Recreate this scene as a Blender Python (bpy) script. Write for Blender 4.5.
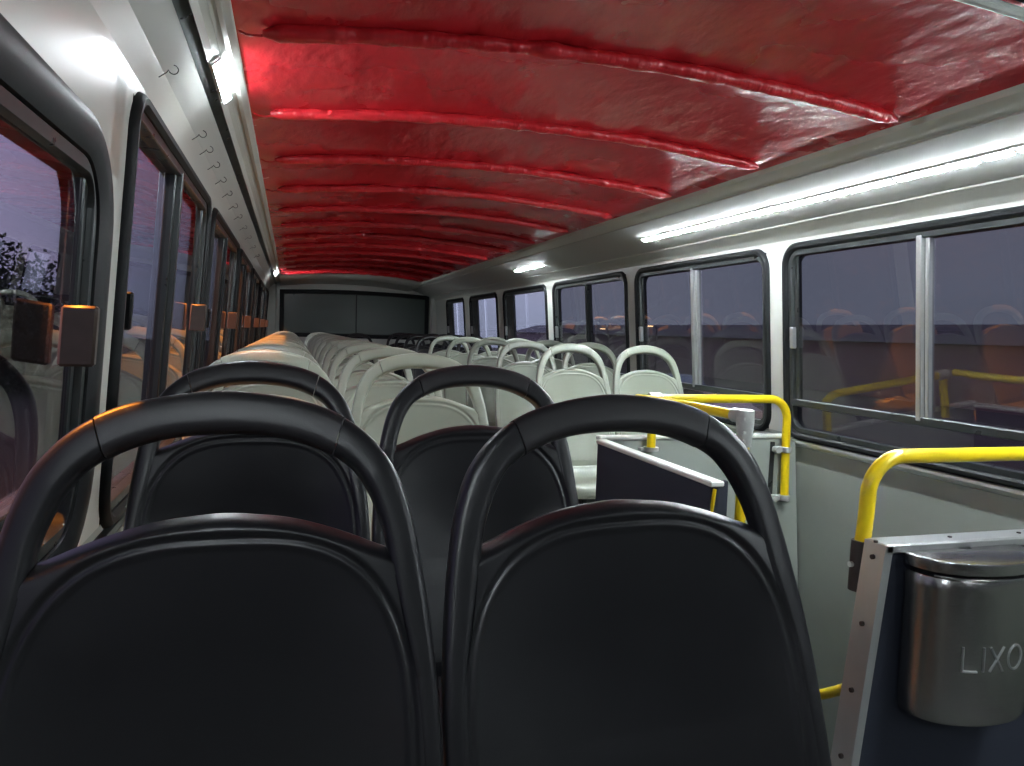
import bpy, math, random
from mathutils import Vector, Matrix, noise
random.seed(4)
for o in list(bpy.data.objects): bpy.data.objects.remove(o)
SC = bpy.context.scene
H = 1.16                     # eye height above the deck floor; all z below are given from eye level

# ------------------------------------------------------------------ camera
F_PX, YAW, PITCH, ROLL = 749.7, .2895, .0669, .0319
cy, sy, cp, sp = math.cos(YAW), math.sin(YAW), math.cos(PITCH), math.sin(PITCH)
fw = Vector((sy*cp, cy*cp, -sp)); rt = Vector((cy, -sy, 0)); up = rt.cross(fw)
c_, s_ = math.cos(ROLL), math.sin(ROLL)
R_ = c_*rt + s_*up; U_ = -s_*rt + c_*up
cam = bpy.data.cameras.new('camera'); cam.sensor_width = 36; cam.lens = F_PX*36/1024
cam.clip_start = .02; cam.clip_end = 500
co = bpy.data.objects.new('camera', cam); SC.collection.objects.link(co)
m = Matrix((R_, U_, -fw)).transposed().to_4x4(); m.translation = Vector((0, 0, H)); co.matrix_world = m
SC.camera = co
SC.view_settings.view_transform = 'Standard'; SC.view_settings.look = 'None'
SC.view_settings.gamma = 1; SC.view_settings.use_curve_mapping = False
SC.view_settings.exposure = 0.2

LED_POWER = 265.0
# ------------------------------------------------------------------ dusk sky
w = bpy.data.worlds.new('dusk_sky'); SC.world = w; w.use_nodes = True
nt = w.node_tree; nt.nodes.clear()
def N(nt, t, **k):
    n = nt.nodes.new(t)
    for a, b in k.items(): setattr(n, a, b)
    return n
tc = N(nt, 'ShaderNodeTexCoord'); sx = N(nt, 'ShaderNodeSeparateXYZ')
nt.links.new(tc.outputs['Generated'], sx.inputs[0])
nz = N(nt, 'ShaderNodeTexNoise'); nz.inputs['Scale'].default_value = 3.2; nz.inputs['Detail'].default_value = 4
mp = N(nt, 'ShaderNodeMapping'); mp.inputs['Scale'].default_value = (1, 1, 3)
nt.links.new(tc.outputs['Generated'], mp.inputs[0]); nt.links.new(mp.outputs[0], nz.inputs['Vector'])
ad = N(nt, 'ShaderNodeMath', operation='MULTIPLY_ADD'); ad.inputs[1].default_value = .30
nt.links.new(nz.outputs['Fac'], ad.inputs[0]); nt.links.new(sx.outputs['Z'], ad.inputs[2])
rp = N(nt, 'ShaderNodeValToRGB'); nt.links.new(ad.outputs[0], rp.inputs[0])
e = rp.color_ramp.elements
e[0].position = .10; e[0].color = (.10, .11, .17, 1)
e[1].position = .75; e[1].color = (.11, .11, .20, 1)
for p, c in ((.20, (.16, .17, .28, 1)), (.30, (.21, .17, .27, 1)), (.38, (.16, .16, .29, 1)), (.5, (.19, .15, .26, 1))):
    q = e.new(p); q.color = c
bg = N(nt, 'ShaderNodeBackground')
az = N(nt, 'ShaderNodeMapRange'); az.inputs['From Min'].default_value = -.7; az.inputs['From Max'].default_value = .6
az.inputs['To Min'].default_value = 7.5; az.inputs['To Max'].default_value = 2.1      # the afterglow is on the left
nt.links.new(sx.outputs['X'], az.inputs[0]); nt.links.new(az.outputs[0], bg.inputs['Strength'])
wo = N(nt, 'ShaderNodeOutputWorld')
az2 = N(nt, 'ShaderNodeMapRange'); az2.inputs['From Min'].default_value = -.3; az2.inputs['From Max'].default_value = .4
nt.links.new(sx.outputs['X'], az2.inputs[0])
mxs = N(nt, 'ShaderNodeMix', data_type='RGBA'); mxs.inputs[7].default_value = (.15, .17, .22, 1)
fm = N(nt, 'ShaderNodeMath', operation='MULTIPLY'); fm.inputs[1].default_value = .75
nt.links.new(az2.outputs[0], fm.inputs[0]); nt.links.new(fm.outputs[0], mxs.inputs[0])
nt.links.new(rp.outputs[0], mxs.inputs[6]); nt.links.new(mxs.outputs[2], bg.inputs[0]); nt.links.new(bg.outputs[0], wo.inputs[0])

# sodium street light outside, above the bus on the left
ld = bpy.data.lights.new('sodium_street_light', 'SPOT'); ld.energy = 30000; ld.color = (1, .30, .03); ld.shadow_soft_size = .12
ld.spot_size = math.radians(150)
lo = bpy.data.objects.new('sodium_street_light', ld); SC.collection.objects.link(lo)
lo.location = (-4.1, 3.0, H+6.0)
lo.rotation_euler = (Vector((4.1, 1.5, -6.0))).to_track_quat('-Z', 'Y').to_euler()

# ------------------------------------------------------------------ materials
MATS = {}
def mat(name, col, rough=.5, metal=0, spec=.5, coat=0, bump=None, var=None, emit=None, coatr=.1):
    m = bpy.data.materials.new(name); m.use_nodes = True; nt = m.node_tree
    b = nt.nodes['Principled BSDF']
    b.inputs['Base Color'].default_value = (*col, 1); b.inputs['Roughness'].default_value = rough
    b.inputs['Metallic'].default_value = metal; b.inputs['Specular IOR Level'].default_value = spec
    b.inputs['Coat Weight'].default_value = coat; b.inputs['Coat Roughness'].default_value = coatr
    tc = N(nt, 'ShaderNodeTexCoord')
    if var:            # (scale, amount)
        n = N(nt, 'ShaderNodeTexNoise'); n.inputs['Scale'].default_value = var[0]; n.inputs['Detail'].default_value = 5
        nt.links.new(tc.outputs['Object'], n.inputs['Vector'])
        mx = N(nt, 'ShaderNodeMix', data_type='RGBA'); mx.inputs[6].default_value = (*[c*(1-var[1]) for c in col], 1)
        mx.inputs[7].default_value = (*[min(1, c*(1+var[1])) for c in col], 1)
        nt.links.new(n.outputs['Fac'], mx.inputs[0]); nt.links.new(mx.outputs[2], b.inputs['Base Color'])
        r = N(nt, 'ShaderNodeMapRange'); r.inputs['To Min'].default_value = max(0, rough-.08); r.inputs['To Max'].default_value = rough+.08
        nt.links.new(n.outputs['Fac'], r.inputs[0]); nt.links.new(r.outputs[0], b.inputs['Roughness'])
    if bump:           # list of (scale, strength, distance, stretch)
        last = None
        for sc, st, di, sv in bump:
            mp = N(nt, 'ShaderNodeMapping'); mp.inputs['Scale'].default_value = sv
            n = N(nt, 'ShaderNodeTexNoise'); n.inputs['Scale'].default_value = sc; n.inputs['Detail'].default_value = 3
            nt.links.new(tc.outputs['Object'], mp.inputs[0]); nt.links.new(mp.outputs[0], n.inputs['Vector'])
            bp = N(nt, 'ShaderNodeBump'); bp.inputs['Strength'].default_value = st; bp.inputs['Distance'].default_value = di
            nt.links.new(n.outputs['Fac'], bp.inputs['Height'])
            if last: nt.links.new(last.outputs[0], bp.inputs['Normal'])
            last = bp
        nt.links.new(last.outputs[0], b.inputs['Normal'])
    if emit:
        b.inputs['Emission Color'].default_value = (*emit[0], 1); b.inputs['Emission Strength'].default_value = emit[1]
    MATS[name] = m; return m
S1 = (1, 1, 1)
black_pl = mat('black_plastic', (.0115, .0115, .013), .33, spec=.42, bump=[(900, .12, .0005, S1), (14, .10, .01, S1)], var=(9, .2))
light_pl = mat('light_grey_plastic', (.275, .30, .238), .33, bump=[(900, .08, .0004, S1), (9, .06, .01, S1)], var=(6, .05))
grip_pl = mat('black_grip_rubber', (.016, .0145, .016), .40, bump=[(700, .15, .0006, S1), (30, .15, .004, S1)])
wall_m = mat('wall_laminate', (.50, .51, .46), .36, bump=[(5, .05, .01, S1)], var=(4, .05), coat=.12, coatr=.12)
lower_m = mat('lower_wall_panel', (.29, .32, .285), .5, bump=[(300, .1, .001, S1)], var=(7, .08))
cove_m = mat('cove_panel', (.46, .47, .44), .52, var=(5, .04), bump=[(40, .04, .002, S1)])
alu = mat('aluminium', (.62, .63, .62), .32, metal=.85, bump=[(200, .06, .001, (1, .05, 1))], var=(20, .08))
alu_pale = mat('pale_painted_metal', (.58, .60, .55), .4, var=(20, .05))
alu_dark = mat('dark_anodised_metal', (.05, .055, .055), .3, metal=.5, var=(18, .15))
gask = mat('rubber_gasket', (.008, .009, .010), .5, spec=.2, bump=[(120, .06, .001, S1)])
bronze = mat('brushed_brown_metal', (.075, .055, .045), .38, metal=.4, bump=[(60, .2, .001, (1, 1, 8))], var=(40, .2))
red_m = mat('red_vinyl', (.56, .018, .028), .27, spec=.6, var=(2, .06),
            bump=[(5, .6, .025, (1, .55, 1)), (15, .42, .010, (1.4, .6, 1)), (400, .08, .0005, S1)])
red_r = mat('red_vinyl_sleeve', (.54, .018, .026), .30, spec=.6, var=(12, .2), bump=[(15, .8, .02, (1.3, .6, .6)), (60, .25, .004, S1)])
floor_m = mat('rubber_floor', (.05, .052, .05), .6, bump=[(120, .3, .002, S1)], var=(12, .2))
yellow = mat('yellow_enamel', (.80, .58, .008), .28, coat=.5)
clamp_m = mat('grey_cast_clamp', (.42, .43, .41), .42, metal=.3, bump=[(80, .2, .001, S1)], var=(60, .15))
navy = mat('navy_carpet_panel', (.016, .020, .034), .8, bump=[(500, .4, .001, S1)], var=(200, .35))
steel = mat('brushed_stainless', (.36, .355, .335), .22, metal=1, bump=[(80, .25, .0008, (.4, .4, 30))])
steel_txt = mat('etched_letters', (.30, .31, .30), .5, metal=.7)
rivet_m = mat('dark_rivet', (.06, .05, .045), .5, metal=.5)
led_m = mat('led_diode', (1, 1, 1), .4, emit=((.86, .95, 1.0), LED_POWER))
led_base = mat('led_strip_backing', (.75, .76, .74), .4)
dark_hatch = mat('dark_roof_panel', (.02, .02, .025), .5)
asphalt = mat('asphalt', (.05, .042, .04), .8, var=(1.5, .4))
leaf_m = mat('dark_foliage', (.018, .022, .014), .8, var=(3, .5))
bark_m = mat('bark', (.03, .022, .018), .9)
bldg_m = mat('plaster_wall', (.09, .075, .075), .8, var=(.6, .3))
roof_m = mat('roof_sheet', (.05, .05, .06), .6, var=(2, .2))
sill_m = mat('sticker_yellow', (.60, .48, .05), .5)
screen_m = mat('dark_tinted_rear_glass', (.055, .075, .066), .3, spec=.5, var=(1.2, .2))
car_m = mat('car_paint', (.10, .16, .34), .3, coat=.5)
car_w = mat('white_car_paint', (.45, .46, .50), .3, coat=.5)
lampw = mat('distant_lamp_glow', (1, .8, .5), .5, emit=((1, .62, .28), 6))
lampr = mat('red_tail_light', (1, .1, .05), .5, emit=((1, .12, .05), 3))

def glass(name, tint, refl=1.0, ior=1.5):
    m = bpy.data.materials.new(name); m.use_nodes = True; nt = m.node_tree; nt.nodes.clear()
    t = N(nt, 'ShaderNodeBsdfTransparent'); t.inputs[0].default_value = (*tint, 1)
    g = N(nt, 'ShaderNodeBsdfGlossy'); g.inputs['Roughness'].default_value = .012
    n = N(nt, 'ShaderNodeTexNoise'); n.inputs['Scale'].default_value = 2.0
    tc = N(nt, 'ShaderNodeTexCoord'); nt.links.new(tc.outputs['Object'], n.inputs['Vector'])
    bp = N(nt, 'ShaderNodeBump'); bp.inputs['Strength'].default_value = .02; bp.inputs['Distance'].default_value = .02
    nt.links.new(n.outputs['Fac'], bp.inputs['Height']); nt.links.new(bp.outputs[0], g.inputs['Normal'])
    f = N(nt, 'ShaderNodeLayerWeight'); f.inputs['Blend'].default_value = .5
    p5 = N(nt, 'ShaderNodeMath', operation='POWER'); p5.inputs[1].default_value = 4.2
    nt.links.new(f.outputs['Facing'], p5.inputs[0])
    mu = N(nt, 'ShaderNodeMath', operation='MULTIPLY_ADD', use_clamp=True); mu.inputs[1].default_value = .9; mu.inputs[2].default_value = .045*refl
    nt.links.new(p5.outputs[0], mu.inputs[0])
    mx = N(nt, 'ShaderNodeMixShader'); o = N(nt, 'ShaderNodeOutputMaterial')
    nt.links.new(mu.outputs[0], mx.inputs[0]); nt.links.new(t.outputs[0], mx.inputs[1]); nt.links.new(g.outputs[0], mx.inputs[2])
    nt.links.new(mx.outputs[0], o.inputs[0]); return m
glass_t = glass('tinted_window_glass', (.53, .53, .54), 2.0)
glass_c = glass('clear_window_glass', (.86, .86, .88), 1.0)

# ------------------------------------------------------------------ mesh helpers
COL = SC.collection
class MB:
    def __init__(s): s.v = []; s.f = []
    def add(s, v, f):
        k = len(s.v); s.v += [tuple(p) for p in v]; s.f += [tuple(i+k for i in q) for q in f]; return s
    def box(s, a, b, bev=0.0):
        x0, y0, z0 = [min(a[i], b[i]) for i in range(3)]; x1, y1, z1 = [max(a[i], b[i]) for i in range(3)]
        bev = min(bev, (x1-x0)/2.01, (y1-y0)/2.01, (z1-z0)/2.01)
        if bev <= 0:
            v = [(x, y, z) for z in (z0, z1) for y in (y0, y1) for x in (x0, x1)]
            return s.add(v, [(0, 2, 3, 1), (4, 5, 7, 6), (0, 1, 5, 4), (1, 3, 7, 5), (3, 2, 6, 7), (2, 0, 4, 6)])
        v = []; idx = {}
        for i, x in enumerate((x0, x1)):
            for j, y in enumerate((y0, y1)):
                for k, z in enumerate((z0, z1)):
                    bx = bev if i == 0 else -bev; by = bev if j == 0 else -bev; bz = bev if k == 0 else -bev
                    idx[i, j, k] = len(v); v += [(x, y+by, z+bz), (x+bx, y, z+bz), (x+bx, y+by, z)]
        f = []
        for i in (0, 1):
            q = [idx[i, 0, 0], idx[i, 1, 0], idx[i, 1, 1], idx[i, 0, 1]]; f.append(q if i else q[::-1])
            q = [idx[0, i, 0]+1, idx[1, i, 0]+1, idx[1, i, 1]+1, idx[0, i, 1]+1]; f.append(q[::-1] if i else q)
            q = [idx[0, 0, i]+2, idx[1, 0, i]+2, idx[1, 1, i]+2, idx[0, 1, i]+2]; f.append(q if i else q[::-1])
        for j in (0, 1):
            for k in (0, 1):
                q = [idx[0, j, k]+1, idx[0, j, k]+2, idx[1, j, k]+2, idx[1, j, k]+1]; f.append(q if j == k else q[::-1])
                q = [idx[j, 0, k]+2, idx[j, 0, k], idx[j, 1, k], idx[j, 1, k]+2]; f.append(q if j == k else q[::-1])
                q = [idx[j, k, 0], idx[j, k, 0]+1, idx[j, k, 1]+1, idx[j, k, 1]]; f.append(q if j == k else q[::-1])
        for i in (0, 1):
            for j in (0, 1):
                for k in (0, 1):
                    q = [idx[i, j, k], idx[i, j, k]+1, idx[i, j, k]+2]; f.append(q if (i+j+k) % 2 else q[::-1])
        return s.add(v, f)
    def tube(s, pts, r, n=12, cap=True, closed=False, rv=None):
        pts = [Vector(p) for p in pts]; rings = []; t0 = None; nrm = None
        L = len(pts)
        for i, p in enumerate(pts):
            if closed: t = (pts[(i+1) % L]-pts[i-1]).normalized()
            else: t = (pts[min(i+1, L-1)]-pts[max(i-1, 0)]).normalized()
            if nrm is None:
                a = Vector((0, 0, 1)) if abs(t.z) < .9 else Vector((1, 0, 0)); nrm = (a-a.dot(t)*t).normalized()
            else:
                nrm = (nrm-nrm.dot(t)*t).normalized()
            b = t.cross(nrm); rr = rv[i] if rv else r
            rings.append([p+rr*(math.cos(2*math.pi*k/n)*nrm+math.sin(2*math.pi*k/n)*b) for k in range(n)])
        v = [q for rg in rings for q in rg]; f = []
        for i in range(L if closed else L-1):
            j = (i+1) % L
            for k in range(n):
                f.append((i*n+k, i*n+(k+1) % n, j*n+(k+1) % n, j*n+k))
        if cap and not closed:
            f.append(tuple(range(n))[::-1]); f.append(tuple((L-1)*n+k for k in range(n)))
        return s.add(v, f)
    def grid(s, P, closed_u=False):
        r, c = len(P), len(P[0]); v = [q for row in P for q in row]; f = []
        for i in range(r-1):
            for j in range(c if closed_u else c-1):
                k = (j+1) % c
                f.append((i*c+j, i*c+k, (i+1)*c+k, (i+1)*c+j))
        return s.add(v, f)
    def prism(s, poly, axis, a, b):          # poly of 2-D points, extruded from a to b along axis
        def mk(p, t):
            return (t, p[0], p[1]) if axis == 0 else (p[0], t, p[1]) if axis == 1 else (p[0], p[1], t)
        n = len(poly); v = [mk(p, a) for p in poly]+[mk(p, b) for p in poly]
        f = [tuple(range(n)), tuple(range(n, 2*n))[::-1]]+[(i, i+n, (i+1) % n+n, (i+1) % n) for i in range(n)]
        return s.add(v, f)

def link(o): COL.objects.link(o); return o
def mesh_obj(name, mb, material, parent=None, origin=(0, 0, 0), smooth=True, autosm=35):
    """mb is in eye-level coordinates; parent offsets are taken out."""
    me = bpy.data.meshes.new(name)
    off = Vector(origin)
    p = parent
    while p is not None: off = off+p.location; p = p.parent
    verts = [(v[0]-off.x, v[1]-off.y, v[2]+H-off.z) for v in mb.v]
    me.from_pydata(verts, [], mb.f); me.update()
    import bmesh
    bm = bmesh.new(); bm.from_mesh(me); bmesh.ops.recalc_face_normals(bm, faces=bm.faces); bm.to_mesh(me); bm.free()
    if smooth:
        for pl in me.polygons: pl.use_smooth = True
        me.set_sharp_from_angle(angle=math.radians(autosm))
    me.materials.append(material)
    o = link(bpy.data.objects.new(name, me)); o.location = origin
    if parent: o.parent = parent
    return o
def thing(name, label, cat, loc, group=None):
    o = link(bpy.data.objects.new(name, None)); o.empty_display_size = .1
    o.location = (loc[0], loc[1], loc[2]+H); o['label'] = label; o['category'] = cat
    if group: o['group'] = group
    return o
def tag(o, label, cat, group=None):
    o['label'] = label; o['category'] = cat
    if group: o['group'] = group
    return o
def struct(o): o['kind'] = 'structure'; return o
def copy_tree(o, parent=None):
    c = link(o.copy()); c.parent = parent
    for ch in list(o.children): copy_tree(ch, c)
    return c

# ------------------------------------------------------------------ the body of the bus
YR, YF = 11.6, -1.9
def XL(z): return -.305-.075*(.45-z)
def XR(z): return 2.152+.080*(.45-z)
ZTOP = {'left': .475, 'right': .44}
def wp(side, y, z, d):            # point on a side wall, d = distance inward
    return (XL(z)+d, y, z) if side == 'left' else (XR(z)-d, y, z)
ZT, ZB, ZTR = .44, -.445, -.275   # window top, bottom, transom
FL = -1.16
WIN = {'left': [(-1.5, -.15), (-.03, 1.56), (1.665, 3.12), (3.25, 4.80), (4.95, 6.45), (6.58, 8.08), (8.2, 9.7), (9.82, 11.2)],
       'right': [(-1.6, -.2), (-.08, 1.32), (1.42, 2.97), (3.07, 4.50), (4.62, 6.10), (6.26, 7.66), (7.90, 9.20), (9.52, 10.66)]}
for side in ('left', 'right'):
    mb = MB()
    ZT = ZTOP[side]; WT = ZT+.022
    def slab(y0, y1, z0, z1, mb=mb):
        P = [wp(side, y, z, d) for d in (0, -.04) for (y, z) in ((y0, z0), (y1, z0), (y1, z1), (y0, z1))]
        mb.add(P, [(0, 1, 2, 3), (7, 6, 5, 4), (0, 4, 5, 1), (1, 5, 6, 2), (2, 6, 7, 3), (3, 7, 4, 0)])
    ys = [YF]
    for a, b in WIN[side]: ys += [a+.022, b-.022]
    ys.append(YR)
    slab(YF, YR, ZT-.022, WT)
    if side == 'left': slab(-1.5, 1.62, .27, ZT-.02)
    for i in range(0, len(ys), 2): slab(ys[i], ys[i+1], ZB+.022, ZT-.022)
    struct(mesh_obj('wall_'+side, mb, wall_m, smooth=False))
    mb = MB()
    P = [wp(side, y, z, d) for d in (0, -.04) for (y, z) in ((YF, FL-1.3), (YR, FL-1.3), (YR, ZB+.022), (YF, ZB+.022))]
    mb.add(P, [(0, 1, 2, 3), (7, 6, 5, 4), (0, 4, 5, 1), (1, 5, 6, 2), (2, 6, 7, 3), (3, 7, 4, 0)])
    struct(mesh_obj('wall_lower_'+side, mb, lower_m, smooth=False))

def rrect(y0, y1, z0, z1, r, n=8):
    pts = []
    for (cy_, cz_, a0) in ((y1-r, z1-r, 0), (y0+r, z1-r, 90), (y0+r, z0+r, 180), (y1-r, z0+r, 270)):
        for k in range(n+1):
            a = math.radians(a0+90*k/n); pts.append((cy_+r*math.cos(a), cz_+r*math.sin(a)))
    return pts
def ring(side, outer, inner, prof):
    """prof: list of (s, d): s 0 at outer, 1 at inner"""
    rows = []
    for (yo, zo), (yi, zi) in zip(outer, inner):
        rows.append([wp(side, yo+(yi-yo)*s, zo+(zi-zo)*s, d) for s, d in prof])
    rows.append(rows[0]); return MB().grid(rows, closed_u=True)
wn = 0
def bar(side, y0, y1, z0, z1, d0, d1, bev=.003):
    mb = MB(); mb.box((d0, y0, z0), (d1, y1, z1), bev)
    mb.v = [wp(side, v[1], v[2], v[0]) for v in mb.v]; return mb
for side in ('left', 'right'):
    for wi, (a, b) in enumerate(WIN[side]):
        wn += 1
        low = side == 'left' and wi < 2                # the first windows on the left are lower
        ZT = .335 if low else ZTOP[side]; G = .075 if low else .034
        root = link(bpy.data.objects.new('window_%d' % wn, None)); root.location = (wp(side, 0, ZB, 0)[0], (a+b)/2, ZB+H); root['kind'] = 'structure'
        o = rrect(a, b, ZB, ZT, .20 if low else .10); i1 = rrect(a+G, b-G*1.3, ZB+G, ZT-G, .11 if low else .07); b -= G*1.3-.034; a += G-.034; ZT -= G-.034
        mesh_obj('gasket', ring(side, o, i1, [(0, 0), (.1, .010), (.35, .018), (.7, .017), (.95, .008), (1, -.01), (1, -.05), (.2, -.05)]), gask, root)
        i2 = rrect(a+.056, b-.056, ZB+G+.022, ZT-.056, .05)
        mesh_obj('window_frame', ring(side, i1, i2, [(0, .004), (.9, .004), (1, 0), (1, -.045), (0, -.045)]), alu_dark, root)
        y0, y1, z0, z1 = a+.056, b-.056, ZB+G+.022, ZT-.056; ym = (a+b)/2
        far_open = side == 'right' and wi >= 5
        mesh_obj('transom', bar(side, y0-.01, y1+.01, ZTR-.016, ZTR+.016, -.035, .006), alu_dark, root)
        dm = alu if side == 'right' and wi < 4 else alu_dark
        mesh_obj('divider', bar(side, ym-.012, ym+.012, ZTR, z1+.01, -.03, .008), dm, root) if not far_open else None
        if not far_open: mesh_obj('sash_stile', bar(side, ym-.032, ym-.014, ZTR, z1+.01, -.035, -.008), alu_dark if not dm is alu else alu, root)
        mesh_obj('sash_stile', bar(side, y1-(.26 if far_open else .03), y1-.006, ZTR, z1, -.03, -.006), alu_dark, root)
        mesh_obj('sliding_pane', bar(side, ym-.02, y1-.01, ZTR, z1, -.014, -.010, 0), glass_c if far_open else glass_t, root)
        mesh_obj('sliding_pane', bar(side, y0, ym+.01, ZTR, z1, -.028, -.024, 0), glass_c if far_open else glass_t, root)
        mesh_obj('lower_pane', bar(side, y0, y1, z0, ZTR, -.024, -.020, 0), glass_t, root)
        lz = -.045 if low else 0
        ly = y1-.10 if low else (y1-.15 if side == 'left' else y1)
        lt = mesh_obj('window_latch', bar(side, ly-.022, ly-.002, -.03+lz, .066+lz, -.004, .048 if side == 'left' else .022, .004), bronze if side == 'left' else alu, root)
        if side == 'left':
            mesh_obj('pull_handle', bar(side, y0+.01, y0+.03, -.02, .06, -.004, .02, .004), gask, root)

# aluminium bead under the windows
for side in ('left', 'right'):
    mb = MB(); P = []
    for y in (YF, YR):
        P.append([wp(side, y, ZB-.012+dz, d) for dz, d in ((-.018, 0), (-.012, .012), (0, .017), (.012, .014), (.016, .004), (.016, -.002))])
    struct(mesh_obj('trim_1' if side == 'left' else 'trim_2', mb.grid(P), alu_dark if side == 'left' else alu))

# coves between walls and canopy (cross-section swept along the bus)
def sweep(name, prof, material, y0=YF, y1=YR, thick=(0, 0, .012)):
    mb = MB(); n = len(prof)
    P0 = [[(x, y, z) for x, z in prof] for y in (y0, y1)]
    P1 = [[(x+thick[0], y, z+thick[2]) for x, z in prof] for y in (y0, y1)]
    mb.grid(P0); mb.grid(P1)
    v = []
    mb.add([P0[0][0], P0[1][0], P1[1][0], P1[0][0]], [(0, 1, 2, 3)]); mb.add([P0[0][-1], P0[1][-1], P1[1][-1], P1[0][-1]], [(0, 1, 2, 3)])
    return struct(mesh_obj(name, mb, material, smooth=True, autosm=20))
sweep('trim_3', [(1.722, .655), (1.735, .638), (1.765, .622), (1.80, .612)], alu_pale)
sweep('trim_4', [(1.798, .616), (1.803, .607), (2.068, .512)], cove_m)
sweep('trim_5', [(2.066, .515), (2.070, .506), (2.128, .480), (2.138, .472), (2.152, .455)], wall_m)
sweep('trim_6', [(-.118, .660), (-.125, .648), (-.140, .640), (-.152, .645), (-.165, .637)], alu_pale)
sweep('trim_7', [(-.160, .655), (-.166, .636), (-.180, .628), (-.192, .612)], alu_pale)
sweep('trim_8', [(-.190, .635), (-.200, .625), (-.222, .608)], alu_dark)
sweep('trim_9', [(-.220, .612), (-.226, .604), (-.276, .552)], cove_m)
sweep('trim_10', [(-.274, .556), (-.278, .546), (-.292, .524), (-.302, .490)], wall_m)

# floor
mb = MB().box((-.46, YF, FL-.05), (1.235, YR, FL)).box((1.235, YF, FL-.05), (2.31, 1.38, FL)).box((1.235, 2.90, FL-.05), (2.31, YR, FL))
struct(mesh_obj('floor', mb, floor_m, smooth=False))
# the wall behind the photographer
mb = MB().box((-.46, YF-.05, FL), (2.31, YF, .80))
struct(mesh_obj('wall_front', mb, dark_hatch, smooth=False))
# outer roof shell above the canopy, keeps daylight out of the gap
roof = MB(); P = []
for y in (YF-.05, YR+.05):
    P.append([(-.40, y, .47), (-.25, y, .68), (.2, y, .80), (.8, y, .84), (1.4, y, .80), (1.9, y, .68), (2.22, y, .47)])
roof.grid(P); P2 = [[(x, y, z+.02) for x, y, z in r] for r in P]; roof.grid(P2)
struct(mesh_obj('roof_shell', roof, alu_pale))

# rear wall with its long dark window
mb = MB(); WX0, WX1, WZ0 = -.12, 2.04, -.13
def ztop(x): return .50+.03*(1-((x-.96)/1.08)**2)
n = 24
mb.box((-.46, YR, FL), (2.31, YR+.05, WZ0))
mb.box((-.46, YR, WZ0), (WX0, YR+.05, .5)); mb.box((WX1, YR, WZ0), (2.31, YR+.05, .5))
xs = [WX0+(WX1-WX0)*i/n for i in range(n+1)]
mb.prism([(-.46, .5)]+[(x, ztop(x)) for x in xs]+[(2.31, .5), (2.31, .86), (-.46, .86)], 1, YR, YR+.05)
struct(mesh_obj('wall_rear', mb, wall_m, smooth=False))
root = link(bpy.data.objects.new('window_%d' % (wn+1), None)); root['kind'] = 'structure'; root.location = (.96, YR, H+WZ0)
mb = MB()
outer = [(WX0-.03, WZ0-.03)]+[(x+(x-.96)*.028, ztop(x)+.03) for x in xs]+[(WX1+.03, WZ0-.03)]
inner = [(WX0+.035, WZ0+.035)]+[(x-(x-.96)*.033, ztop(x)-.035) for x in xs]+[(WX1-.035, WZ0+.035)]
rows = [[(xo, YR, zo), (xo+(xi-xo)*.1, YR-.018, zo+(zi-zo)*.1), (xo+(xi-xo)*.9, YR-.018, zo+(zi-zo)*.9), (xi, YR, zi), (xi, YR+.03, zi)] for (xo, zo), (xi, zi) in zip(outer, inner)]
rows.append(rows[0]); mb.grid(rows); mesh_obj('gasket', mb, gask, root)
mb = MB().prism([(WX0, WZ0)]+[(x, ztop(x)) for x in xs]+[(WX1, WZ0)], 1, YR+.010, YR+.018)
mesh_obj('tinted_pane', mb, screen_m, root, smooth=False)
mesh_obj('divider', MB().box((.955, YR+.0, WZ0+.02), (.970, YR+.012, .50), .002), gask, root)
# corner posts
for nm, x0, x1 in (('trim_11', -.33, -.19), ('trim_12', 2.09, 2.20)):
    struct(mesh_obj(nm, MB().box((x0, YR-.09, FL), (x1, YR, .62), .02), wall_m))
# sloping header where the canopy ends
YC = 10.35
def zc(x): t = (x-.80)/.925; return .652+.062*(1-t*t)
rows = []
for y, dz in ((YC-.02, -.004), (YC+.02, -.03), (YC+.5, -.05), (YR, -.07)):
    rows.append([(x, y, zc(x)+dz) for x in [-.14+1.88*i/20 for i in range(21)]])
rows2 = [[(x, y, z+.02) for x, y, z in r] for r in rows]
struct(mesh_obj('trim_13', MB().grid(rows).grid(rows2), wall_m))

# ------------------------------------------------------------------ the red canopy
RIBS = [1.139+.669*i for i in range(14)]
def canopy(x, y):
    z = zc(x)
    k = (y-RIBS[0])/.669; fr = k-math.floor(k)
    edge = max(0, 1-((x-.80)/.925)**4)
    z += .030*edge*math.sin(math.pi*fr)**.8
    a = min(fr, 1-fr)                                   # gathers that die away from each bow
    nv = noise.noise(Vector((x*9, y*2.2, 3.1)))
    z += .010*edge*nv*math.exp(-a*5) + .007*edge*noise.noise(Vector((x*3.3+y*1.3, y*3.1, 8)))
    z += .0035*edge*noise.noise(Vector((x*26, y*5, 1)))*math.exp(-a*7)
    z += .004*noise.noise(Vector((x*13-y*9, y*11+x*3, 5)))*edge*max(0, (x-.9))
    return z
nx = 150; ny = 520
y0c, y1c = RIBS[0]+.07, YC
rows = [[(-.125+1.855*i/nx, y0c+(y1c-y0c)*j/ny, canopy(-.125+1.855*i/nx, y0c+(y1c-y0c)*j/ny)) for i in range(nx+1)] for j in range(ny+1)]
ceiling = struct(mesh_obj('ceiling', MB().grid(rows), red_m, autosm=80))
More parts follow.
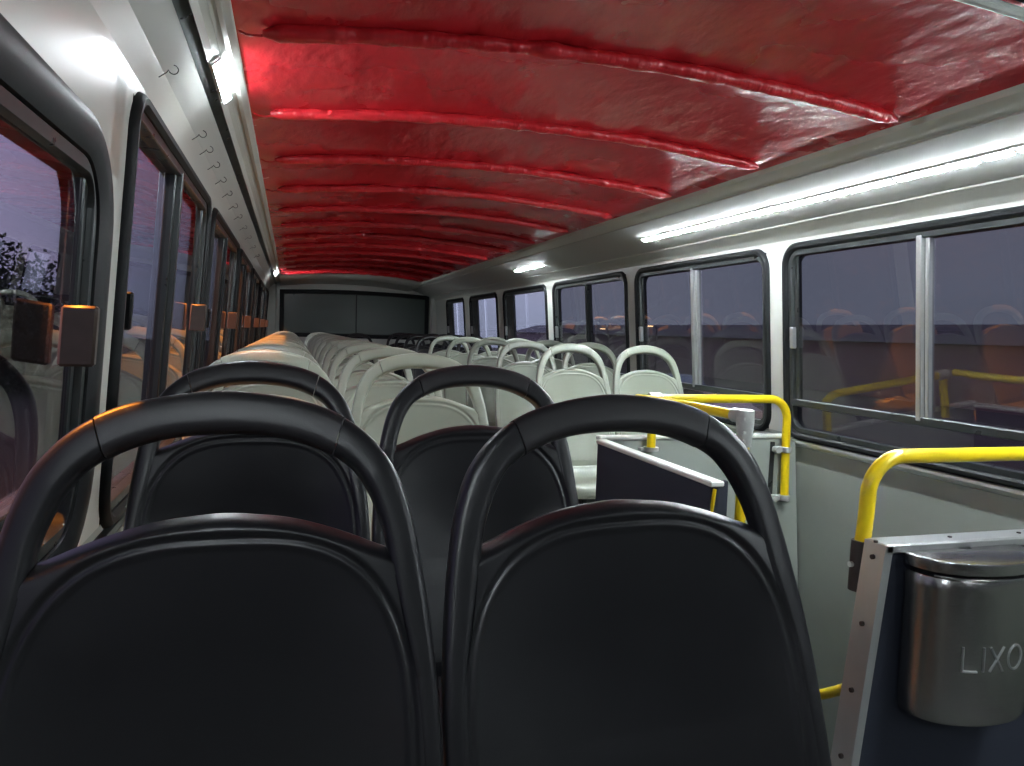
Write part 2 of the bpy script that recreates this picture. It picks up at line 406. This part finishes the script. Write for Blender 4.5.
def ribsleeve(y, seed):
    rows = []; n = 150; K = 14
    for i in range(n+1):
        x = -.065+1.735*i/n
        g = noise.noise(Vector((x*14, seed*3.7, 0))); g2 = noise.noise(Vector((x*27, seed*1.7, 4)))*(.5+noise.noise(Vector((x*5, seed*2.3, 7))))
        endt = min(1, min(i, n-i)/3.0)
        r = (.020+.005*g+.0035*g2)*(.35+.65*endt); cz = zc(x)-.012+.004*noise.noise(Vector((x*3, seed, 2)))
        row = []
        for k in range(K):
            a = 2*math.pi*k/K
            rr = r*(1+.14*noise.noise(Vector((x*24, a*1.2, seed))))
            row.append((x+.003*g2, y+rr*.95*math.cos(a)+.004*noise.noise(Vector((x*4, seed, 9))), cz+rr*.95*math.sin(a)))
        rows.append(row)
    return MB().grid(rows, closed_u=True).add(rows[0], [tuple(range(K))]).add(rows[-1], [tuple(range(K))])
for i, y in enumerate(RIBS):
    if i == 0: continue
    mesh_obj('bow_sleeve', ribsleeve(y, i+1), red_r, ceiling, autosm=70)
    mb = MB().tube([(-.115, y+.01, .648), (-.10, y+.004, .640), (-.085, y-.006, .637), (-.070, y, .640), (-.06, y+.006, .645)], .0028, 8)
    mesh_obj('sleeve_tie', mb, red_r, ceiling)
# first bow: bare pale rod, and a dark hard roof from there forward
mb = MB().tube([(x, RIBS[0]+.066, zc(x)-.016) for x in [-.1+1.8*i/30 for i in range(31)]], .011, 10)
mesh_obj('bare_bow', mb, alu_pale, ceiling)
rows = [[(x, y, zc(x)+.012) for x in [-.125+1.855*i/20 for i in range(21)]] for y in (YF, RIBS[0]+.075)]
rows2 = [[(x, y, z+.02) for x, y, z in r] for r in rows]
struct(mesh_obj('ceiling_forward', MB().grid(rows).grid(rows2), dark_hatch))

# ------------------------------------------------------------------ LED strips
def led_strip(y0, y1, p0, p1, tt, label, group=None, step=.11):
    """tt gives the place on the cove profile p0->p1"""
    dx, dz = p1[0]-p0[0], p1[1]-p0[1]; L = math.hypot(dx, dz); ux, uz = dx/L, dz/L
    nx_, nz_ = (uz, -ux) if -ux < 0 else (-uz, ux)
    if nz_ > 0: nx_, nz_ = -nx_, -nz_
    cx, cz = p0[0]+dx*tt, p0[1]+dz*tt
    root = thing('led_strip_light', label, 'light', (cx, y0, cz), group)
    def slab(y0, y1, hw, d0, d1):
        v = [(cx+ux*s*hw+nx_*d, y, cz+uz*s*hw+nz_*d) for y in (y0, y1) for s, d in ((-1, d0), (1, d0), (1, d1), (-1, d1))]
        return MB().add(v, [(0, 1, 2, 3), (7, 6, 5, 4), (0, 4, 5, 1), (1, 5, 6, 2), (2, 6, 7, 3), (3, 7, 4, 0)])
    mesh_obj('strip_backing', slab(y0, y1, .013, 0, .004), led_base, root, smooth=False)
    y = y0+step/2
    while y < y1:
        md = mesh_obj('led_module', slab(y-.046, y+.046, .013, .004, .009), led_base, root, smooth=False)
        mesh_obj('lens', slab(y-.044, y+.044, .0120, .0091, .0110), led_m, md, smooth=False); y += step
    return root
led_strip(.11, 3.96, (1.803, .607), (2.068, .512), .51, 'long run of white LED lights in the right cove, nearest the camera')
led_strip(5.74, 6.46, (1.803, .607), (2.068, .512), .51, 'short white LED strip in the right cove, above the third window from the rail')
led_strip(1.95, 2.27, (-.166, .636), (-.192, .612), .5, 'short bright LED strip in the left cove near the top left corner')
led_strip(-1.62, -.95, (1.803, .607), (2.068, .512), .51, 'LED strip in the right cove behind the photographer')
led_strip(-1.20, -.30, (-.166, .636), (-.192, .612), .5, 'LED strip in the left cove above the photographer')
led_strip(9.2, 9.75, (-.166, .636), (-.192, .612), .5, 'small bright LED strip in the left cove at the far end')

# ------------------------------------------------------------------ seats (they face the photographer)
TOPZ = -.0765
OUT = [(0, 0), (.06, -.006), (.11, -.019), (.15, -.042), (.18, -.075), (.197, -.11), (.209, -.155), (.22, -.22), (.229, -.31), (.232, -.40), (.231, -.5), (.224, -.6), (.214, -.66)]
INN = [(0, -.043), (.055, -.047), (.10, -.060), (.134, -.080), (.152, -.102), (.164, -.127), (.174, -.158), (.184, -.215), (.202, -.30), (.210, -.40), (.211, -.5), (.205, -.6), (.198, -.645)]
HB = [(0, -.126), (.07, -.133), (.125, -.149), (.16, -.163), (.178, -.171), (.24, -.19)]
def cr(pts, t):
    n = len(pts)-1; t = max(0, min(n-1e-6, t)); i = int(t); u = t-i
    g = lambda k: pts[k] if 0 <= k <= n else ((-pts[1][0], pts[1][1]) if k < 0 else (2*pts[n][0]-pts[n-1][0], 2*pts[n][1]-pts[n-1][1]))
    a, b, c, d = g(i-1), g(i), g(i+1), g(i+2)
    return tuple(.5*((2*b[q])+(-a[q]+c[q])*u+(2*a[q]-5*b[q]+4*c[q]-d[q])*u*u+(-a[q]+3*b[q]-3*c[q]+d[q])*u**3) for q in (0, 1))
KREC = .30
nl = math.hypot(1, KREC)
def sp_(x, h, n):                 # seat-plane point: h below the top, n away from the sitter
    return (x, KREC*h+n/nl, TOPZ+h-n*KREC/nl)
def lerp_tab(tab, x):
    for i in range(len(tab)-1):
        if x <= tab[i+1][0]:
            a, b = tab[i], tab[i+1]; return a[1]+(b[1]-a[1])*(x-a[0])/(b[0]-a[0])
    return tab[-1][1]
def hb(x):
    x = abs(x)
    return sum(lerp_tab(HB, max(0, abs(x+d)))*w for d, w in ((-.02, .2), (-.01, .2), (0, .2), (.01, .2), (.02, .2)))
def band(t0, t1, n, T, swell, side=1, both=False, K=18):
    """rounded band between outer and inner outline"""
    rows = []
    ts = [t0+(t1-t0)*i/n for i in range(n+1)]
    seq = [(-1, t) for t in reversed(ts)]+[(1, t) for t in ts[1:]] if both else [(side, t) for t in ts]
    for sd, t in seq:
        o = cr(OUT, t); i_ = cr(INN, t)
        mx, mh = (o[0]+i_[0])/2, (o[1]+i_[1])/2; hx, hh = (o[0]-i_[0])/2*swell, (o[1]-i_[1])/2*swell
        TT = T(t)*swell
        row = []
        for k in range(K):
            a = 2*math.pi*k/K; ca, sa = math.cos(a), math.sin(a)
            e = .50
            ca = math.copysign(abs(ca)**e, ca); sa = math.copysign(abs(sa)**e, sa)
            row.append(sp_(sd*(mx+hx*ca), mh+hh*ca, TT*sa*.5+.004))
        rows.append(row)
    return MB().grid(rows, closed_u=True).add(rows[0], [tuple(range(K))]).add(rows[-1], [tuple(range(K))])
def back_panel():
    NU, NV = 200, 210; front = []
    for j in range(NV+1):
        v = j/NV; row = []
        for i in range(NU+1):
            u = -1+2*i/NU
            # half width from the rim at this height
            h_c = hb(0)+( -.625-hb(0))*v
            # find inner outline x at height
            xi = .178
            for k in range(6, 12):
                if INN[k][1] >= h_c >= INN[k+1][1]:
                    f = (INN[k][1]-h_c)/(INN[k][1]-INN[k+1][1]); xi = INN[k][0]+(INN[k+1][0]-INN[k][0])*f
            if h_c > INN[6][1]: xi = .176
            x = u*(xi+.010)
            top = hb(x); vv = v
            h = top+(-.625-top)*vv
            rho = ((abs(x)/.203)**3+(max(0, h+.40)/.246)**3)**(1/3)
            n = -.0085
            n += .0050*math.exp(-((rho-1)/.016)**2)
            if rho < 1: n += .004*min(1, (1-rho)/.05) + .042*(1-rho**2)**1.0*(.55+.45*min(1, (-.1-h)/.3))
            s = (top-h)
            if s < .018: n += .022*(1-s/.018)**2
            row.append(sp_(x, h-(0 if s > .018 else 0), n))
        front.append(row)
    th = .014
    back = [[(x, y+th, z-.003) for x, y, z in r] for r in front]
    mb = MB().grid(front).grid(back)
    for A, B in ((front[0], back[0]), (front[-1], back[-1]), ([r[0] for r in front], [r[0] for r in back]), ([r[-1] for r in front], [r[-1] for r in back])):
        mb.grid([A, B])
    return mb
def pan():
    prof = [(-.600, -.181), (-.625, -.190), (-.640, -.203), (-.652, -.225), (-.660, -.255), (-.662, -.30), (-.660, -.36), (-.655, -.43), (-.650, -.49), (-.652, -.525), (-.660, -.548), (-.675, -.560), (-.700, -.566)]
    rows = []; NU = 36
    L = len(prof)-1
    for q in range(60):
        t = q/59*L; i = min(L-1, int(t)); u = t-i
        h, y = cr(prof, t)
        s = t/L
        hw = .212+.012*math.sin(math.pi*min(1, s*1.1))-.02*max(0, s-.8)/.2
        row = []
        for k in range(NU+1):
            x = -1+2*k/NU
            lift = .020*abs(x)**3*math.sin(math.pi*min(1, max(0, s*1.15)))
            dip = -.008*(1-x*x)*math.sin(math.pi*min(1, s))
            fy = .025*(abs(x)**4)*(s > .7)*(s-.7)/.3
            row.append((x*hw, y+.012*0+fy+(.008 if s < .1 else 0), TOPZ+h+lift+dip))
        rows.append(row)
    under = [[(x*.985, y, z-.016) for x, y, z in r] for r in rows]
    mb = MB().grid(rows).grid(under)
    for A, B in ((rows[0], under[0]), (rows[-1], under[-1]), ([r[0] for r in rows], [r[0] for r in under]), ([r[-1] for r in rows], [r[-1] for r in under])):
        mb.grid([A, B])
    return mb
def make_seat(shell, grip):
    root = thing('passenger_seat', '', 'seat', (0, 0, FL))
    T = lambda t: .038 if t < 4 else .038-.010*min(1, (t-4)/3)
    mesh_obj('grip_handle', band(0, 2.42, 16, T, 1.04, both=True), grip, root, autosm=60)
    for sd in (-1, 1):
        mesh_obj('side_frame', band(2.46, 12, 60, T, 1.0, side=sd), shell, root, autosm=60)
    mesh_obj('backrest', back_panel(), shell, root, autosm=70)
    mesh_obj('seat_pan', pan(), shell, root, autosm=60)
    for sd in (-1, 1):
        mb = MB().tube([(sd*.15, -.50, TOPZ-.70), (sd*.15, -.20, TOPZ-.70), (sd*.15, -.30, FL+.02)], .014, 8)
        mb = MB().box((sd*.15-.015, -.52, TOPZ-.72), (sd*.15+.015, -.17, TOPZ-.685), .004)
        mb.box((sd*.15-.018, -.38, FL+.008), (sd*.15+.018, -.335, TOPZ-.72), .004)
        mb.box((sd*.15-.035, -.43, FL), (sd*.15+.035, -.28, FL+.010), .003)
        mesh_obj('seat_leg', mb, alu_dark, root)
    return root
dark0 = make_seat(black_pl, grip_pl)
light0 = make_seat(light_pl, light_pl)
used = {'d': False, 'l': False}
ORD = ['first', 'second', 'third', 'fourth', 'fifth', 'sixth', 'seventh', 'eighth', 'ninth', 'tenth', 'eleventh', 'twelfth', 'thirteenth', 'fourteenth']
def place(kind, x, y, label, group, sc=(1, 1, 1)):
    src = dark0 if kind == 'd' else light0
    if not used[kind]: o = src; used[kind] = True
    else: o = copy_tree(src)
    o.location = (x, y, 0); o.scale = sc; o.rotation_euler = (0, 0, 0); o['label'] = label; o['group'] = group
    return o
XA, XB = .3975, -.068
P_ = .75; Y1 = .8908
for k in range(14):
    for x, where in ((XA, 'aisle'), (XB, 'window')):
        kd = 'd' if k < 2 else 'l'
        colr = 'black' if kd == 'd' else 'pale grey'
        lab = {0: 'large black plastic seat nearest the camera, %s side of the left block',
               1: 'black plastic seat directly behind the nearest black one, %s side of the left block'}.get(k)
        if lab: lab = lab % where
        else: lab = '%s row from the camera, pale grey seat on the %s side of the left block' % (ORD[k], where)
        near = k == 0 and where == 'aisle'
        o = place(kd, .435 if near else x, Y1+P_*k, lab, 'left block seats, %s side' % where, (1.045, 1, 1) if near else (1, 1, 1))
        if near: o.rotation_euler.y = -.035        # this seat leans a little
for k in range(9):
    y = 3.85+.82*k
    for x, where in ((1.472, 'aisle'), (1.920, 'window')):
        kd = 'l' if k < 5 else 'd'
        if k == 0: lab = 'pale grey seat right behind the yellow rails, %s side' % where
        else: lab = '%s %s seat behind the yellow rails, right block, %s side' % (ORD[k], 'pale grey' if kd == 'l' else 'black', where)
        place(kd, x, y, lab, 'right block seats, %s side' % where, (.96, 1, 1.026))
place('d', .95, 11.05, 'black seat alone at the far end of the aisle under the rear window', 'rear bench')

# ------------------------------------------------------------------ stairwell guards, panels and rails
def arc(c, r, a0, a1, u, v, n=8):
    c = Vector(c); u = Vector(u); v = Vector(v)
    return [c+r*(math.cos(a0+(a1-a0)*k/n)*u+math.sin(a0+(a1-a0)*k/n)*v) for k in range(n+1)]
TR = .0185
YP = 2.87
# grey cross partition
t = thing('stair_partition', 'pale grey partition across the right side behind the yellow rail', 'partition', (1.7, YP, FL))
mb = MB().prism([(1.263, FL-1.2), (XR(FL-1.2)-.002, FL-1.2), (XR(-.46)-.02, -.46), (XR(-.46)-.05, -.432), (1.263, -.432)], 1, YP, YP+.03)
mesh_obj('board', mb, lower_m, t, smooth=False)
mesh_obj('top_edging', MB().box((1.24, YP-.008, -.436), (2.17, YP+.038, -.418), .005), alu_pale, t)
# longitudinal navy panel
t = thing('stair_side_panel', 'low navy carpeted panel with slanted grey top edge beside the aisle', 'panel', (1.232, 2.4, FL))
poly = [(1.985, -.445), (2.05, FL), (2.86, FL), (2.86, -.445)]
mesh_obj('carpet_face', MB().prism(poly, 0, 1.232, 1.262), navy, t, smooth=False)
mesh_obj('top_edging', MB().box((1.224, 1.972, -.447), (1.272, 2.862, -.430), .004), alu_pale, t)
# yellow nosing on the near edge of that panel
tube = MB().tube([(1.243, 1.980, -.455), (1.246, 2.015, -.62), (1.25, 2.09, -1.10)], .006, 10)
mesh_obj('yellow_edge', tube, yellow, t)
# inner dark side of the stair
t = thing('stair_riser_panel', 'dark navy board inside the stairwell, below the T clamp', 'panel', (1.34, 2.2, FL))
mesh_obj('board', MB().box((1.275, 2.30, FL), (1.50, 2.325, -.50), .004), navy, t)

# near navy board with bin
YN = 1.40
t = thing('bin_panel', 'dark board with grey metal frame that carries the steel bin', 'panel', (1.7, YN, FL))
poly = [(1.300, -.468), (1.235, FL), (XR(FL)-.01, FL), (XR(-.47)-.01, -.468)]
mesh_obj('carpet_face', MB().prism([(1.345, -.490), (1.275, FL+.02), (XR(FL)-.03, FL+.02), (XR(-.49)-.02, -.490)], 1, YN+.004, YN+.04), navy, t, smooth=False)
def beam(a, b, w, y0, y1):
    a = Vector((a[0], a[1])); b = Vector((b[0], b[1])); d = (b-a).normalized(); nn = Vector((-d.y, d.x))*w
    return MB().prism([tuple(a), tuple(b), tuple(b+nn), tuple(a+nn)], 1, y0, y1)
mesh_obj('side_frame', beam((1.330, -.466), (1.252, FL), .022, YN-.012, YN+.055), alu, t, smooth=False)
mesh_obj('top_frame', MB().box((1.331, YN-.012, -.486), (XR(-.47)-.008, YN+.055, -.464), .004), alu, t)
for q in range(5):
    zz = -.50-.16*q; xx = 1.330+(1.252-1.330)*(zz+.466)/(FL+.466)
    mb = MB().tube([(xx-.006, YN+.020, zz), (xx+.01, YN+.020, zz)], .006, 8)
    mesh_obj('rivet', mb, rivet_m, t)
mb = MB()
for xx in (1.33, 1.55, 1.77, 1.99): mb.tube([(xx, YN+.02, -.466), (xx, YN+.02, -.461)], .005, 8)
mesh_obj('top_rivets', mb, rivet_m, t)
# steel bin
bx, ba, bd = 1.555, .165, .125
t = thing('waste_bin', 'half-round brushed steel litter bin hung on the dark board', 'bin', (bx, YN-.06, -.88))
def half(z, a, d, n=40, y=YN-.013): return [(bx-a*math.cos(math.pi*k/n)*1.0 if True else 0, y-d*abs(math.sin(math.pi*k/n))**.72, z) for k in range(n+1)]
rows = [half(z, ba*s, bd*s) for z, s in ((-.862, .90), (-.858, .965), (-.846, .99), (-.80, 1), (-.55, 1), (-.525, 1), (-.522, .985), (-.522, .96), (-.60, .955))]
mb = MB().grid(rows); mb.add(rows[0], [tuple(range(len(rows[0])))])
mesh_obj('body', mb, steel, t, autosm=50)
rows = [half(z, a_, d_) for z, a_, d_ in ((-.480, .02, .015), (-.480, ba*1.0, bd*1.0), (-.482, ba*1.04, bd*1.05), (-.487, ba*1.045, bd*1.06), (-.508, ba*1.03, bd*1.04), (-.512, ba*.99, bd*1.0), (-.506, ba*.97, bd*.97))]
mesh_obj('lid', MB().grid(rows), steel, t, autosm=40)
rows = [half(z, ba*s, bd*s) for z, s in ((-.532, .93), (-.500, .93))]
mesh_obj('liner', MB().grid(rows), gask, t)
mb = MB().tube([(x, y-.004, -.517) for x, y, z in half(0, ba*.99, bd*1.02)[5:-5]], .003, 8)
mesh_obj('slot_rim', mb, steel, t)
# LIXO lettering, bent round the front of the bin
L_ = [[(0, 1), (0, 0), (.55, 0)], [(.3, 1), (.3, 0)], [(0, 1), (.65, 0)], [(.65, 1), (0, 0)]]
def bin_y(x):
    c = max(-1, min(1, (bx-x)/ba)); a = math.acos(c); return YN-.013-bd*abs(math.sin(a))**.72
mb = MB(); hL = .056; x0 = 1.458; zb = -.728
def stroke(pts):
    P = []
    for (a, b) in zip(pts[:-1], pts[1:]):
        for k in range(7): P.append((a[0]+(b[0]-a[0])*k/6, a[1]+(b[1]-a[1])*k/6))
    mb.tube([(x, bin_y(x)-.0004, z) for x, z in P], .0030, 6)
stroke([(x0, zb+hL), (x0, zb), (x0+.032, zb)])
stroke([(x0+.046, zb+hL), (x0+.046, zb)])
stroke([(x0+.062, zb+hL), (x0+.098, zb)]); stroke([(x0+.098, zb+hL), (x0+.062, zb)])
stroke([(x0+.134+.022*math.cos(a), zb+hL/2+.028*math.sin(a)) for a in [2*math.pi*k/16 for k in range(17)]])
mesh_obj('lettering', mb, steel_txt, t)

def clamp(at, ax, parent, n=1):
    """split cast collar round a tube; ax 0/1/2 tube direction"""
    c = Vector(at); d = Vector((ax == 0, ax == 1, ax == 2))*.013
    mb = MB().tube([c-d, c-d*.8, c+d*.8, c+d], .0, 16, rv=[.023, .0255, .0255, .023])
    return mb
ZR = -.256
# near rail over the bin panel
t = thing('grab_rail', 'thick yellow tube rail in the near right corner above the bin board', 'rail', (1.28, YN+.02, -.6))
yy = YN+.005
pts = [(1.272, yy+.02, -.62), (1.281, yy+.01, -.50)]+[tuple(p) for p in arc((1.283+.085, yy, ZR-.085), .085, math.pi, math.pi/2, (1, 0, 0), (0, 0, 1), 10)]+[(XR(ZR)-.012, yy, ZR)]
ZN = -.272
pts = [(1.344, YN+.078, -.49), (1.350, YN+.078, -.42)]+[(p[0], YN+.078, p[2]) for p in arc((1.352+.095, yy, ZN-.095), .095, math.pi, math.pi/2, (1, 0, 0), (0, 0, 1), 10)]+[(XR(ZN)-.012, YN+.078, ZN)]
mesh_obj('tube', MB().tube(pts, TR, 18), yellow, t)
mb = MB().tube([(1.337, YN+.078, -.60), (1.339, YN+.078, -.49), (1.340, YN+.078, -.478)], .0215, 16)
mesh_obj('tube_socket', mb, rivet_m, t)
mesh_obj('bolt', MB().tube([(1.31, YN+.078, -.535), (1.32, YN+.078, -.535)], .007, 10), alu_pale, t)
# far rail along the partition
t = thing('grab_rail', 'yellow tube rail bent down beside the window over the grey partition', 'rail', (2.12, YP-.04, -.7))
y = YP-.03
pts = [(1.467, y, ZR), (2.04, y, ZR)]+[tuple(p) for p in arc((2.04, y, ZR-.09), .09, math.pi/2, .06, (1, 0, 0), (0, 0, 1), 10)]+[(2.133, y, -.48), (2.140, y, -.71)]
mesh_obj('tube', MB().tube(pts, TR, 18), yellow, t)
for zz in (-.482, -.700):
    mb = clamp((2.133-.02*(zz+.48)*1.4, y, zz), 2, t); mb.box((2.075, y-.010, zz-.013), (2.115, y+.022, zz+.013), .005)
    mb.tube([(2.083, y-.02, zz), (2.083, y+.01, zz)], .014, 12)
    mesh_obj('tube_clamp', mb, clamp_m, t)
mesh_obj('mounting_strip', MB().box((2.072, YP-.008, -.76), (2.094, YP, -.45), .002), alu_dark, t)
# longitudinal rail with its two posts
t = thing('grab_rail', 'yellow handrail with grey T clamp running toward the camera from the partition', 'rail', (1.467, 2.5, -.6))
mb = MB().tube([(1.40, y-.02, ZR-.002), (1.44, y-.01, ZR), (1.50, y, ZR)], TR, 16)
P = [(1.40, YP-.09, ZR+.001), (1.43, YP-.16, ZR), (1.452, YP-.30, ZR), (1.46, 2.5, ZR), (1.465, 2.20, ZR)]
mesh_obj('handrail', MB().tube([(1.395, YP-.03, ZR), (1.397, YP-.07, ZR)]+P, TR, 16), yellow, t)
mesh_obj('near_post', MB().tube([(1.465, 2.17, ZR-.02), (1.465, 2.17, FL-.715)], TR, 16), yellow, t)
mesh_obj('far_post', MB().tube([(1.467, YP-.03, ZR-.01), (1.467, YP-.03, -.470)], TR, 16), yellow, t)
mb = clamp((1.475, YP-.03, ZR), 0, t); mb.v = [(1.475+(v[0]-1.475)*2.2, v[1], v[2]) for v in mb.v]
mesh_obj('tube_clamp', mb, clamp_m, t)
mb = MB().tube([(1.465, 2.17, ZR+.026), (1.465, 2.17, ZR+.022), (1.465, 2.17, ZR-.02), (1.465, 2.17, ZR-.10)], 0, 18, rv=[.020, .029, .030, .023])
mb.tube([(1.465, 2.19, ZR), (1.465, 2.235, ZR)], .025, 16)
for dz in (-.005, -.05, -.08): mb.tube([(1.45, 2.145, ZR+dz), (1.45, 2.16, ZR+dz)], .006, 8)
mesh_obj('tee_clamp', mb, clamp_m, t)
mb = MB().tube([(1.467, YP-.03, -.478), (1.467, YP-.03, -.462)], .032, 16); mb.box((1.42, YP-.03, -.48), (1.47, YP, -.466), .003)
mesh_obj('base_flange', mb, clamp_m, t)
# stair handrail low on the side
t = thing('stair_handrail', 'short yellow tube low down between the black seat and the bin board', 'rail', (1.8, 2.1, -1.2))
mesh_obj('tube', MB().tube([(1.9, 2.42, -1.40), (1.9, 2.23, -1.29), (1.9, 2.12, -1.215), (1.9, 1.80, -1.0), (1.95, 1.74, -.97), (2.20, 1.72, -.97)], TR, 14), yellow, t)
# steps going down
t = thing('staircase', 'dark stairwell steps going down behind the near board', 'stairs', (1.75, 2.1, FL-1.2))
for q in range(5):
    mb = MB().box((1.264, 1.40+.28*q, FL-.24*(q+1)-.04), (2.27, 1.70+.28*q, FL-.24*(q+1)), .004)
    mesh_obj('step', mb, floor_m, t)
struct(mesh_obj('wall_stairwell', MB().box((1.235, 1.38, FL-1.3), (1.262, 2.9, FL)).box((1.262, 2.902, FL-1.3), (2.27, 2.92, FL-.05)), lower_m, smooth=False))

# ------------------------------------------------------------------ curtain hooks and a small yellow mark on the left cove
hk = None
for i, y in enumerate([1.84, 2.42, 2.62, 2.86, 3.14, 3.45, 3.8, 4.15, 4.6, 5.1, 5.7, 6.4]):
    if hk is None:
        x, z = -.270, .546
        pts = [(x-.012, 0, z-.012), (x+.004, 0, z+.000)]+[(x+.018+.010*math.sin(a), .0, z-.002-.010*math.cos(a)*1+.01) for a in [-1.4+k*.45 for k in range(11)]]
        r = MB().tube(pts, .0011, 6)
        hk = mesh_obj('curtain_hook', r, alu_dark); tag(hk, 'thin wire hook on the left cove panel, one of a row above the windows', 'hook', 'wire hooks on the left cove'); hk.location.y = y
    else:
        c = link(hk.copy()); c.location.y = y

# ------------------------------------------------------------------ outside
struct(mesh_obj('ground', MB().box((-80, -40, -3.45), (90, 160, -3.4)), asphalt, smooth=False))
def tree(x, y, h, rr, seed, label):
    random.seed(seed)
    t = thing('tree', label, 'tree', (x, y, -3.4), 'trees outside the left windows')
    mb = MB().tube([(x, y, -3.4), (x+.1, y, -1), (x, y+.1, h-rr*1.2)], .2, 8, rv=[.3, .22, .12])
    for k in range(7):
        a = random.random()*6.28
        mb.tube([(x, y, h-rr*1.6), (x+rr*.7*math.cos(a), y+rr*.7*math.sin(a), h-rr*(.3+random.random()))], .05, 5)
    mesh_obj('trunk', mb, bark_m, t)
    mb = MB()
    for k in range(7000):
        a = random.random()*6.283; b = math.acos(1-2*random.random()); q = rr*(random.random()**.4)*(1+.25*noise.noise(Vector((math.cos(a)*2, math.sin(a)*2, seed))))
        c = Vector((x+q*math.sin(b)*math.cos(a), y+q*math.sin(b)*math.sin(a), h-rr+q*1.15*math.cos(b)))
        u = Vector((random.uniform(-1, 1), random.uniform(-1, 1), random.uniform(-1, 1))).normalized()*.13
        v = u.orthogonal().normalized()*.08
        mb.add([c-u, c+v, c+u, c-v], [(0, 1, 2, 3)])
    mesh_obj('crown', mb, leaf_m, t, smooth=False)
tree(-9, 12, 1.6, 2.6, 1, 'dark bushy tree outside the nearest left window')
tree(-13, 22, 2.6, 3.4, 2, 'dark tree beyond the nearest left window, further off')
tree(-13, 40, 3.0, 3.6, 3, 'dark distant tree seen through the second left window')
t = thing('building', 'long low dark building outside the left windows', 'building', (-22, 50, -3.4))
mesh_obj('wall', MB().box((-26, 20, -3.4), (-18, 90, 1.0)), bldg_m, t, smooth=False)
mesh_obj('roof', MB().prism([(-26.5, .95), (-17.5, .95), (-22, 2.2)], 1, 19.5, 90.5), roof_m, t, smooth=False)
t = thing('building', 'low pale building across the lot outside the right windows', 'building', (40, 60, -3.4))
mesh_obj('wall', MB().box((36, 10, -3.4), (44, 120, .2)), bldg_m, t, smooth=False)
mesh_obj('roof', MB().prism([(35.5, .15), (44.5, .15), (40, 1.4)], 1, 9.5, 120.5), roof_m, t, smooth=False)
def car(x, y, material, label):
    t = thing('parked_car', label, 'car', (x, y, -3.4), 'cars parked outside the right windows')
    prof = [(-2.1, .35), (-2.1, .8), (-1.5, .95), (-.9, 1.42), (.7, 1.45), (1.4, .98), (2.1, .85), (2.15, .35)]
    mesh_obj('body', MB().prism([(y+a, -3.4+b) for a, b in prof], 0, x-.85, x+.85), material, t, smooth=False)
    for s in (-1, 1):
        for q in (-1.3, 1.3):
            mesh_obj('wheel', MB().tube([(x+s*.86, y+q, -3.08), (x+s*.66, y+q, -3.08)], .32, 16), gask, t)
    mesh_obj('side_window', MB().prism([(y-.95, -2.42), (y-.75, -2.03), (y+.65, -2.0), (y+1.15, -2.40)], 0, x-.86, x-.855), gask, t, smooth=False)
    mesh_obj('tail_light', MB().box((x-.86, y-2.13, -2.75), (x-.5, y-2.09, -2.6)), lampr, t)
car(16, 26, car_w, 'white car parked outside, seen low through the right windows')
car(20, 36, car_m, 'blue car parked outside beyond the white one')
def lamp(x, y, z, label):
    t = thing('street_lamp', label, 'lamp', (x, y, -3.4), 'small lights far outside')
    mesh_obj('pole', MB().tube([(x, y, -3.4), (x, y, z), (x-.5, y, z+.15)], .06, 8), alu_dark, t)
    mesh_obj('lamp_head', MB().box((x-.9, y-.15, z+.08), (x-.4, y+.15, z+.18), .03), lampw, t)
lamp(30, 58, .8, 'street lamp far outside the middle right windows')
lamp(33, 75, .6, 'more distant street lamp outside the right windows')
